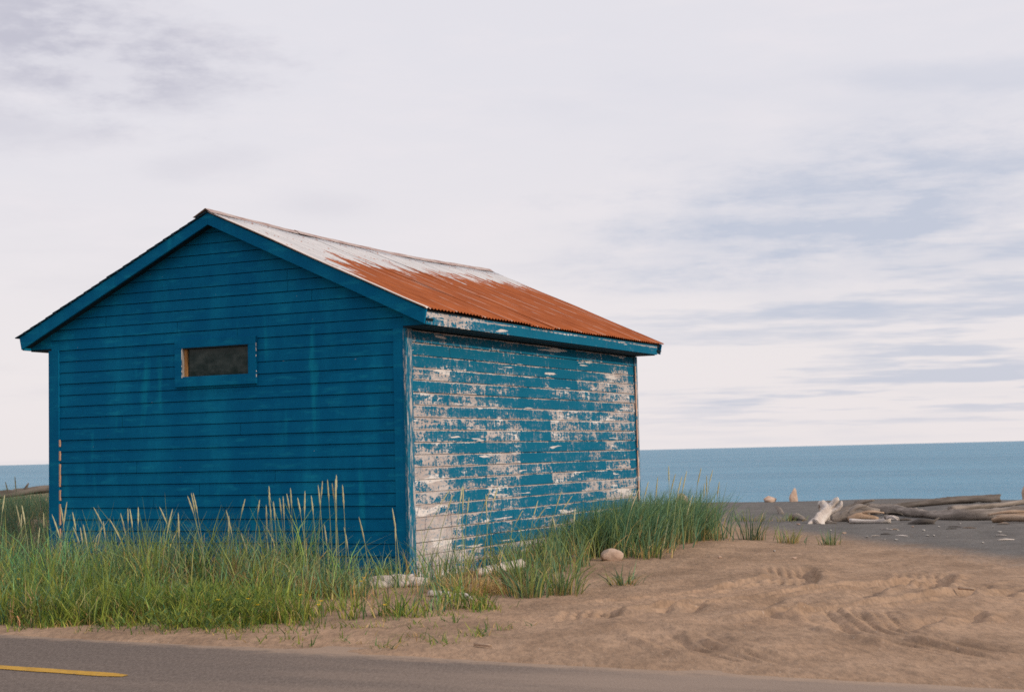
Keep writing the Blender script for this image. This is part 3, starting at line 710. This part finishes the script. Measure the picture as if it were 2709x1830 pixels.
# pale logs at the foot of the shed
wood('driftwood_log', [tube([gp(-.20, -.80, -.01), gp(.02, -.66, .045), gp(.26, -.53, .055), gp(.48, -.36, .03)], [.03, .060, .056, .030], 12, 6, .30, 81), tube([gp(.20, -.56, .07), gp(.34, -.50, .12)], [.03, .010], 8, 3, .3, 811)], 'bone', 'thick bleached log stub at the near corner of the shed', 'log')
wood('driftwood_log', [tube([gp(.46, .62, .05), gp(.60, .90, .08), gp(.72, 1.2, .11)], [.038, .046, .044], 11, 5, .14, 82)], 'bone', 'bleached thin log lying in grass along the peeling wall', 'log')
wood('driftwood_stick', [tube([gp(.92, -1.25, .03), gp(1.12, -1.22, .03), gp(1.25, -1.30, .015)], [.03, .028, .012], 8, 4, .15, 83), tube([gp(1.18, -1.35, .02), gp(1.34, -1.35, .05), gp(1.46, -1.42, .02)], [.02, .022, .01], 8, 4, .15, 84)], 'bone', 'small crooked stick on the sand before the shed corner', 'driftwood')
wood('driftwood_stick', [tube([gp(3.0, -4.35, .012), gp(3.16, -4.42, .014)], [.012, .008], 7, 3, .1, 85)], 'tan', 'tiny pale twig on the sand near the road edge', 'driftwood')
wood('driftwood_stick', [tube([gp(5.45, .22, .02), gp(5.60, .12, .02)], [.014, .01], 7, 3, .1, 86)], 'tan', 'tiny brown twig among the tyre ruts', 'driftwood')
# rocks
def rock(name, c, r, seed, material, label, cat, group=None, sq=(1, 1, 1)):
    r_ = np.random.default_rng(seed); import bmesh
    bm = bmesh.new(); bmesh.ops.create_icosphere(bm, subdivisions=3, radius=1.0)
    dirs = r_.normal(size=(9, 3)); dirs /= np.linalg.norm(dirs, axis=1)[:, None]; off_ = r_.uniform(.50, .85, 9)
    for v in bm.verts:
        p = np.array(v.co)
        for d, o_ in zip(dirs, off_):
            k = p@d-o_
            if k > 0: p = p-d*k*.9
        p = p*(1+.05*math.sin(5*p[0]+seed)*math.cos(4*p[2]+seed)); v.co = Vector(p*np.array(sq)*r)
    me = bpy.data.meshes.new(name); bm.to_mesh(me); bm.free(); me.polygons.foreach_set('use_smooth', [False]*len(me.polygons))
    o = bpy.data.objects.new(name, me); COL.objects.link(o); me.materials.append(M[material]); o.location = c; o.rotation_euler = (0, 0, r_.uniform(0, 6))
    return tag(o, label, cat, group)
rock('boulder', gp(1.12, 2.75, .05), .125, 2, 'rock', 'pale tan boulder at the grass edge beside the shed', 'rock', None, (1.1, .9, .75))
rock('boulder', gp(.70, 2.55, .03), .10, 3, 'concrete', 'grey stone half hidden in grass under the peeling wall', 'rock', None, (1.3, .8, .6))
rock('boulder', gp(-2.79, 22.4, .05), .14, 14, 'rock', 'low wide pinkish rock on the beach crest', 'rock', None, (1.5, 1, .85))
rock('boulder', gp(-2.22, 22.4, .08), .175, 15, 'rock', 'tall pointed pinkish rock on the beach crest', 'rock', None, (.75, .7, 1.5))
rock('boulder', gp(-5.0, 22.4, .08), .2, 6, 'rock', 'pinkish rock on the beach crest behind the tall grass', 'rock', None, (.9, .9, .9))
rock('boulder', gp(3.72, 18.4, .14), .22, 7, 'rock', 'pinkish rock at the right edge above the long log', 'rock', None, (.8, .8, 1.4))
ST = [(2.94, 9.61), (3.33, 9.56), (3.19, 7.57), (3.37, 7.45), (2.32, 8.82), (3.63, 8.28), (3.72, 8.29), (3.51, 11.6), (.89, 11.53), (2.85, 7.97), (3.94, 8.02), (2.99, 3.72), (3.39, 10.44), (1.9, 9.7), (4.5, 9.0), (2.9, 10.9), (4.6, 6.9), (4.2, 10.4), (2.5, 4.6), (2.2, 3.4)]
for i, (x, y) in enumerate(ST):
    rock('beach_stone', gp(x, y, .012), random.uniform(.014, .030), 100+i, random.choice(('stone', 'stone', 'rock')), 'small pale stone lying on the grey beach gravel', 'stone', 'small stones strewn on the beach', (1.3, 1, .55))

# ------------------------------------------------------------------ grass
def blades(px, py, hgt, wid, lean, bend, ca, cb, pz=None, seg_=4, dirang=None):
    """returns verts, quads, tints for curved tapering blades"""
    N = len(px); pz = gbase(px, py)-.02 if pz is None else pz
    a = rng.uniform(0, 2*np.pi, N) if dirang is None else dirang
    dxy = np.stack([np.cos(a), np.sin(a)], 1); fa = rng.uniform(0, np.pi, N); wv = np.stack([np.cos(fa), np.sin(fa)], 1)
    V = np.zeros((N, seg_*2, 3)); T = np.zeros((N, seg_*2, 3))
    for k in range(seg_):
        t = k/(seg_-1); hor = hgt*(lean*t+bend*t*t*t); up = hgt*(t-.38*bend*t*t*t)
        wd = wid*(1-.93*t**1.6)*.5
        c = np.stack([px, py], 1)+dxy*hor[:, None]
        V[:, 2*k, :2] = c-wv*wd[:, None]; V[:, 2*k+1, :2] = c+wv*wd[:, None]; V[:, 2*k, 2] = V[:, 2*k+1, 2] = pz+up
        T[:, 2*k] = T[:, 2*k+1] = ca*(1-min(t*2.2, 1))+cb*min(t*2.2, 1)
    base = np.arange(N)[:, None, None]*(seg_*2)
    q = np.array([[2*k, 2*k+1, 2*k+3, 2*k+2] for k in range(seg_-1)])[None]
    return V.reshape(-1, 3), (base+q).reshape(-1, 4), T.reshape(-1, 3)
def join(parts):
    V, Q, T, o = [], [], [], 0
    for v, q, t in parts: V.append(v); Q.append(q+o); T.append(t); o += len(v)
    return np.concatenate(V), np.concatenate(Q), np.concatenate(T)
LYME = np.array([[.165, .280, .140], [.105, .215, .110], [.270, .340, .105], [.070, .155, .085], [.240, .300, .065]])
LUSH = np.array([[.225, .290, .045], [.130, .225, .045], [.310, .335, .055], [.080, .150, .045]])
DEEP = np.array([[.080, .175, .105], [.110, .220, .125], [.170, .240, .105], [.055, .130, .085]])
STRAW = np.array([[.58, .40, .16], [.48, .31, .12], [.66, .48, .22]])
def pick(pal, N, var=.18): return pal[rng.integers(0, len(pal), N)]*(1+rng.normal(0, var, (N, 1))).clip(.5, 1.6)
def clumped(n_, x0, x1, y0, y1, dens, spread=.10, per=26):
    """root positions gathered into tussocks, thinned by a density function"""
    nc = max(n_//per, 1); cx, cy = rng.uniform(x0, x1, nc*3), rng.uniform(y0, y1, nc*3)
    k = rng.random(nc*3) < dens(cx, cy); cx, cy = cx[k][:nc], cy[k][:nc]
    m_ = rng.integers(per//2, per*3//2, len(cx)); i = np.repeat(np.arange(len(cx)), m_)
    return cx[i]+rng.normal(0, spread, len(i)), cy[i]+rng.normal(0, spread, len(i)), i
def outside(x, y, m_=.03): return ~((x > -W_-m_) & (x < m_) & (y > -m_) & (y < L_+m_))
def front_edge(x): return np.interp(x, [-12, -2, 0, .8, 1.5, 2.0, 2.6], [-4.45, -4.30, -4.0, -3.8, -3.3, -2.0, -.6])
def tussock(N, h0, h1, pal, straw=.12, wid=(.004, .009), lean=.22, bend=.45):
    h = rng.uniform(h0, h1, N); dead = rng.random(N) < straw
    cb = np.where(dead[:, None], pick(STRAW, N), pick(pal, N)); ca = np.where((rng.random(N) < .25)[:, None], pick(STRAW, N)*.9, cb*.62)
    return h*np.where(dead, .7, 1), rng.uniform(*wid, N), np.abs(rng.normal(0, lean, N)), np.abs(rng.normal(0, bend, N)), ca, cb
# main strip before the gable
def dens_front(x, y):
    e = y-front_edge(x); return sst(e, -.05, .55)*(.35+.65*sst(vnoise(x, y, .8, 40), -.25, .2))*(1-.70*sst(x, -.30, .45))*sst(2.3-x, 0, .8)
x, y, ci = clumped(27000, -9.5, 2.2, -4.5, -.02, dens_front, .085, 26)
k = outside(x, y, .035) & (y < 0); x, y = x[k], y[k]; N = len(x)
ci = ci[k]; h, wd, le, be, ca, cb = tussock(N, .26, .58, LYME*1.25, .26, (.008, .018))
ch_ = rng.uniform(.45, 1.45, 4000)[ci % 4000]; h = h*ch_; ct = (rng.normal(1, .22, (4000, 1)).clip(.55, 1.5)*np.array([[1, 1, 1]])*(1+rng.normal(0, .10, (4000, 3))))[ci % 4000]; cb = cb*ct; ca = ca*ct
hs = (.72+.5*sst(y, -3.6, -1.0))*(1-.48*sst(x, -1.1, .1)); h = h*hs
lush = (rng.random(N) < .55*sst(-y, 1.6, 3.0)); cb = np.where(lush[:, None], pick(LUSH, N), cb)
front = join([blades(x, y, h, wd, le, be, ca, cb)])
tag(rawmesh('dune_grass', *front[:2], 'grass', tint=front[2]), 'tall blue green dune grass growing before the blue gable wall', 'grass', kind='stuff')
# short lush weeds at the road edge
def dens_weed(x, y):
    e = y-front_edge(x); return sst(e, -.55, .1)*sst(1.7-e, 0, 1.0)*(.08+.92*sst(vnoise(x, y, .55, 41), -.12, .18))*np.where(e < 0, .45, 1)*(1-.72*sst(x, .1, 1.3))
x, y, ci = clumped(22000, -4, 2.4, -4.75, -2.0, dens_weed, .07, 28)
k = y > road_edge(x)+.12; x, y = x[k], y[k]; N = len(x)
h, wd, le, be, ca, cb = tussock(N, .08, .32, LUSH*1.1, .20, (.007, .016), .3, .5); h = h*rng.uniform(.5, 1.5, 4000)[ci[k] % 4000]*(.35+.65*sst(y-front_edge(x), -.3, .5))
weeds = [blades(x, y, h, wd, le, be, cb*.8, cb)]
# stray sprigs on the bare strip by the road
x, y, ci = clumped(2200, -2.2, 2.8, -4.95, -2.6, lambda x, y: sst(y-road_edge(x), .12, .3)*sst(front_edge(x)+.3-y, 0, .3)*(.15+.85*sst(vnoise(x, y, .4, 48), -.05, .2)), .05, 9); N = len(x)
h, wd, le, be, ca, cb = tussock(N, .03, .12, LUSH*.9, .25, (.006, .014), .5, .7); weeds.append(blades(x, y, h, wd, le, be, cb*.8, cb))
# low leafy plants between
x, y, ci = clumped(5000, -3.5, 2.2, -4.6, -1.6, lambda x, y: dens_weed(x, y)*sst(vnoise(x, y, .9, 47), .0, .15), .09, 40); N = len(x)
hh = rng.uniform(.05, .26, N); cl = pick(LUSH*.8, N)
weeds.append(blades(x, y, rng.uniform(.03, .055, N), rng.uniform(.008, .018, N), rng.uniform(.3, 1.2, N), np.full(N, .5), cl, cl, pz=gbase(x, y)+hh*(.5+.5*sst(y-front_edge(x), -.2, .4))))
wv_ = join(weeds)
tag(rawmesh('roadside_weeds', *wv_[:2], 'grass', tint=wv_[2]), 'short bright green weeds along the road edge', 'weeds', kind='stuff')
# dune to the left of the shed
x, y, ci = clumped(26000, -17, -4.7, -.5, 11, lambda x, y: sst(-x, 4.7, 5.3)*(.5+.5*sst(vnoise(x, y, 1.1, 42), -.3, .2)), .14, 26)
k = outside(x, y, .06); x, y = x[k], y[k]; N = len(x)
h, wd, le, be, ca, cb = tussock(N, .28, .58, DEEP, .08, (.005, .011))
lf = join([blades(x, y, h, wd, le, be, ca, cb)])
tag(rawmesh('dune_grass', *lf[:2], 'grass', tint=lf[2]), 'dark green dune grass left of the shed below the crooked log', 'grass', kind='stuff')
# dense clump at the far right corner of the shed
def dens_r(x, y): return np.exp(-(((x-.64)/.54)**4+((y-5.0)/1.7)**4))*(.45+.55*sst(vnoise(x, y, .5, 44), -.2, .15))
x, y, ci = clumped(6500, .05, 1.7, 3.2, 7.4, dens_r, .09, 24); k = (x > .06); x, y = x[k], y[k]; N = len(x)
h, wd, le, be, ca, cb = tussock(N, .30, .80, np.concatenate([DEEP*1.3, LYME[:3]*1.1]), .07, (.009, .018), .20, .42)
ang = np.where(rng.random(N) < .6, rng.normal(.5, .7, N), rng.uniform(0, 6.28, N))
sk = rng.random(N) < .12; h = np.where(sk, h*.35, h); cb = np.where(sk[:, None], pick(STRAW, N), cb); ca = np.where(sk[:, None], pick(STRAW, N), ca)
rc_ = join([blades(x, y, h, wd, le, be, ca, cb, dirang=ang)])
tag(rawmesh('dune_grass', *rc_[:2], 'grass', tint=rc_[2]), 'dense dark green clump of tall grass at the right corner of the shed', 'grass', kind='stuff')
# thin grass along the peeling wall
def dens_s(x, y): return np.exp(-((x-.55)/.55)**2)*(.25+.75*sst(vnoise(x, y, .6, 43), -.15, .15))
x, y, ci = clumped(1000, .05, 1.6, -.9, 4.0, lambda x, y: dens_s(x, y)*np.where((y < 1.4) & (x > .35), .35, 1), .07, 20); k = x > .06; x, y = x[k], y[k]; N = len(x)
h, wd, le, be, ca, cb = tussock(N, .25, .66, LYME*1.15, .18, (.008, .016), .2, .45)
sg = join([blades(x, y, h, wd, le, be, ca, cb)])
tag(rawmesh('dune_grass', *sg[:2], 'grass', tint=sg[2]), 'thin straggling grass along the foot of the peeling wall', 'grass', kind='stuff')

# single tufts
def tuft(c, n_, r, h0, h1, pal, straw, label, group=None, name='grass_tuft', cat='grass tuft', bend=.5, lean=.3):
    x = c[0]+rng.normal(0, r, n_); y = c[1]+rng.normal(0, r, n_)
    h, wd, le, be, ca, cb = tussock(n_, h0, h1, pal, straw, (.008, .016), lean, bend)
    ang = np.arctan2(y-c[1], x-c[0])+rng.normal(0, .5, n_)
    b = join([blades(x, y, h, wd, le, be, ca, cb, dirang=ang)])
    return tag(rawmesh(name, b[0], b[1], 'grass', tint=b[2]), label, cat, group)
tuft((1.55, 6.75), 70, .10, .25, .55, DEEP, .2, 'grass tuft with yellowed base right beside the big clump')
tuft((2.14, 6.54), 70, .08, .15, .30, LYME, .3, 'small low grass tuft between the big clump and the grey beach')
tuft((2.73, 6.38), 50, .05, .12, .30, LYME, .2, 'lone little grass tuft on the sand furthest to the right')
tuft((-.35, 12.8), 90, .22, .10, .28, LYME, .4, 'dry grass patch on the grey beach left of the stump')
tuft((.35, 12.9), 60, .12, .10, .22, LYME, .5, 'dry yellow grass at the foot of the white stump')
tuft((2.15, .50), 60, .07, .12, .26, LYME, .3, 'low sprawling tuft alone on the sand below the boulder', bend=.9, lean=.6)
tuft((1.90, -.45), 120, .10, .25, .55, LYME, .15, 'blue green tuft at the sand edge nearest the tyre ruts')
tuft((1.80, -.95), 90, .09, .20, .45, LYME, .15, 'blue green tuft leaning out over the sand, front row')
tuft((1.45, -.30), 150, .10, .30, .62, LYME, .2, 'upright blue green tuft before the peeling wall')
tuft((1.15, -.85), 160, .10, .20, .42, STRAW, .9, 'golden dead straw clump beside the bleached log stub', name='straw_clump', cat='dry grass', bend=1.0, lean=.5)
tuft((1.42, -.62), 130, .09, .15, .32, STRAW, .9, 'golden straw clump lying on the sand before the wall', name='straw_clump', cat='dry grass', bend=1.1, lean=.7)
tuft((-.05, -1.55), 110, .12, .15, .34, STRAW, .9, 'brown straw clump in the grass before the gable corner', name='straw_clump', cat='dry grass', bend=1.0, lean=.5)
tuft((-1.9, -2.9), 90, .10, .15, .34, STRAW, .9, 'brown straw clump in the roadside grass at left', name='straw_clump', cat='dry grass', bend=1.0, lean=.5)
tuft((1.35, 3.2), 120, .12, .15, .36, LYME, .35, 'mixed green and straw tuft behind the tan boulder')

# seed stalks, each a thing of its own
FRONT = [(-3.98, -1.53, 1.02), (-4.37, -0.96, 0.91), (-3.29, -2.01, 0.96), (-4.28, -0.97, 0.8), (-3.21, -1.79, 0.85), (-3.23, -1.65, 0.86), (-3.59, -1.12, 0.9), (-3.01, -1.67, 0.95), (-3.1, -1.49, 0.84), (-2.37, -2.16, 0.75), (-3.06, -1.22, 0.91), (-2.61, -1.5, 0.8), (-2.24, -1.77, 0.86), (-2.64, -1.18, 0.86), (-2.09, -1.81, 0.88), (-2.15, -1.61, 0.89), (-1.55, -2.03, 0.93), (-1.67, -1.68, 0.88), (-1.4, -1.94, 0.84), (-1.35, -1.86, 1.04), (-1.8, -1.22, 1.03), (-1.3, -1.84, 1.05), (-2.63, -1.57, 0.76), (-3.2, -0.93, 0.66), (-4.04, -0.95, 0.65), (-3.3, -1.26, 0.7), (-2.99, -1.5, 0.69), (-1.33, -1.28, 0.85), (-1.23, -1.37, 0.79), (-1.5, -0.72, 0.94), (-1.06, -1.09, 0.93), (-0.76, -1.41, 0.89), (-1.01, -1.0, 1.06), (-1.1, -0.88, 0.98), (-0.88, -1.01, 0.94), (-1.0, -0.77, 0.96), (-0.48, -1.47, 1.0), (-0.7, -1.08, 1.04), (-0.87, -1.13, 0.92), (-0.37, -1.45, 0.97), (-0.59, -0.99, 1.01), (-0.63, -0.82, 0.96), (-0.41, -1.03, 1.07), (-0.19, -1.29, 1.11), (-0.43, -0.83, 1.11), (-0.21, -1.09, 1.09), (-0.17, -1.09, 1.12), (-0.28, -0.9, 1.16), (0.09, -1.38, 1.07), (-0.24, -0.84, 0.65), (0.0, -0.95, 0.75), (0.33, -0.87, 0.83), (0.64, -1.35, 0.72), (-1.46, -0.86, 0.6), (-0.14, -1.35, 0.7)]
LEFT = [(-5.6, -.4, 1.0), (-6.3, .5, 1.05), (-5.3, -.9, .92), (-7.0, 1.6, 1.15), (-5.2, .3, .95), (-6.0, -.8, 1.0), (-7.6, 2.4, 1.2), (-5.8, 1.3, 1.0)]
SIDE = [(0.39, 0.2, 1.02), (0.73, -0.36, 0.99), (0.74, -0.18, 1.01), (0.74, -0.16, 1.01), (0.56, 0.3, 0.89), (0.47, 0.86, 0.9), (0.35, 1.21, 0.98), (0.64, 0.81, 1.0), (0.67, 2.39, 0.91), (0.73, 2.56, 0.87), (0.48, 2.15, 0.79), (0.45, 1.81, 0.72), (0.64, 2.83, 0.67), (0.71, 1.9, 0.78), (0.78, 1.86, 0.63), (0.42, 3.61, 0.42), (0.57, 3.83, 0.42), (0.75, 3.62, 0.33)]
RIGHT = [(0.96, 4.42, 0.85), (1.15, 4.25, 0.91), (0.53, 6.34, 1.01), (1.24, 4.65, 0.95), (1.51, 4.13, 0.92), (1.41, 4.6, 0.97), (1.47, 4.98, 1.02), (1.23, 5.89, 0.88), (0.77, 7.53, 0.94), (1.35, 4.96, 0.65), (0.73, 7.25, 0.74), (1.41, 2.95, 0.83), (0.57, 4.91, 0.76), (1.41, 5.87, 0.8), (0.68, 6.28, 0.66)]
def stalk(top, leanx, leany, label, group, headlen, tone):
    tx, ty, tz = top; bx, by = tx-leanx, ty-leany; bz = gz(bx, by)-.03
    hgt = tz-bz
    def at(t): k = t**1.9; return np.array([bx+leanx*k, by+leany*k, bz+hgt*(t-.04*t*t*abs(leanx)/.2)])
    def ring(ts, rs, sides):
        V, Fc = [], []
        for t, r in zip(ts, rs):
            c = at(t)
            for q_ in range(sides): a = 2*math.pi*q_/sides; V.append((c[0]+r*math.cos(a), c[1]+r*math.sin(a), c[2]))
        for i in range(len(ts)-1):
            for q_ in range(sides): q2 = (q_+1) % sides; Fc.append((i*sides+q_, i*sides+q2, (i+1)*sides+q2, (i+1)*sides+q_))
        return np.array(V), np.array(Fc)
    t0 = 1-headlen/hgt
    v, f = ring([0, .3, .6, t0+.01], [.0044, .0040, .0034, .0028], 4)
    cst = np.array([.36, .40, .21])*tone
    st_ = rawmesh('grass_stalk', v, f, 'grass', tint=np.tile(cst, (len(v), 1))); tag(st_, label, 'grass stalk', group)
    ts = np.linspace(t0, 1, 8); rs = [.0028, .0064, .0082, .0086, .0082, .0072, .0055, .0014]
    rs = [r*(1+.18*((-1)**i)) for i, r in enumerate(rs)]
    v, f = ring(ts, rs, 6); ch = np.array([.58, .55, .34])*tone
    rawmesh('seed_head', v, f, 'grass', parent=st_, tint=np.tile(ch, (len(v), 1)))
for t in FRONT: stalk(t, -random.uniform(.05, .28)*(1 if t[0] < -1.2 else .35)*random.choice((1, 1, 1, -.4)), random.uniform(-.1, .1), ('pale seed stalk of tall grass before the left corner of the gable' if t[0] < -2.9 else 'pale seed stalk of tall grass below the small window' if t[0] < -1.15 else 'pale seed stalk in the tall cluster left of the near corner board'), 'seed stalks before the gable', random.uniform(.15, .26), random.uniform(.85, 1.15))
for t in LEFT: stalk(t, -random.uniform(.1, .3), random.uniform(-.1, .1), 'yellowish seed stalk on the dune left of the shed', 'seed stalks left of the shed', random.uniform(.15, .22), random.uniform(.6, .8))
for t in SIDE: stalk(t, random.uniform(-.05, .3), random.uniform(-.1, .25), 'pale green seed stalk before the peeling side wall', 'seed stalks before the peeling wall', random.uniform(.14, .24), random.uniform(1.0, 1.25))
for t in RIGHT: stalk((t[0], t[1], t[2]+.10), random.uniform(.0, .2), random.uniform(-.1, .2), 'pale seed stalk rising from the dense right clump', 'seed stalks over the right clump', random.uniform(.20, .30), random.uniform(1.05, 1.3))

# yellow flowers
FL = [(0.37, -3.7, 0.2), (0.56, -3.56, 0.2), (1.22, -3.55, 0.16), (0.95, -3.4, 0.22), (1.01, -2.57, 0.26), (0.97, -2.46, 0.28), (1.55, -3.1, 0.12), (0.75, -3.7, 0.17), (1.18, -3.45, 0.18), (-2.2, -3.2, .28)]
for (x, y, z) in FL:
    z0 = gz(x, y)-.01
    v = [(x+.003*math.cos(a), y+.003*math.sin(a), zz) for zz in (z0, z0+z) for a in (0, 2.1, 4.2)]
    fs = rawmesh('yellow_flower', np.array(v), np.array([(i, (i+1) % 3, 3+(i+1) % 3, 3+i) for i in range(3)]), 'grass', tint=np.tile(np.array([.08, .14, .03]), (6, 1)))
    tag(fs, 'small yellow flower in the weeds near the road', 'flower', 'yellow flowers among the roadside weeds')
    V, Fc = [(x, y, z0+z+.004)], []
    for i in range(16):
        a = i*math.pi/8; r = .026 if i % 2 else .012; V.append((x+r*math.cos(a), y+r*math.sin(a), z0+z+.004+r*.45))
    Fc = [(0, 1+i, 1+(i+1) % 16) for i in range(16)]
    obj('petals', V, Fc, 'flower', fs)
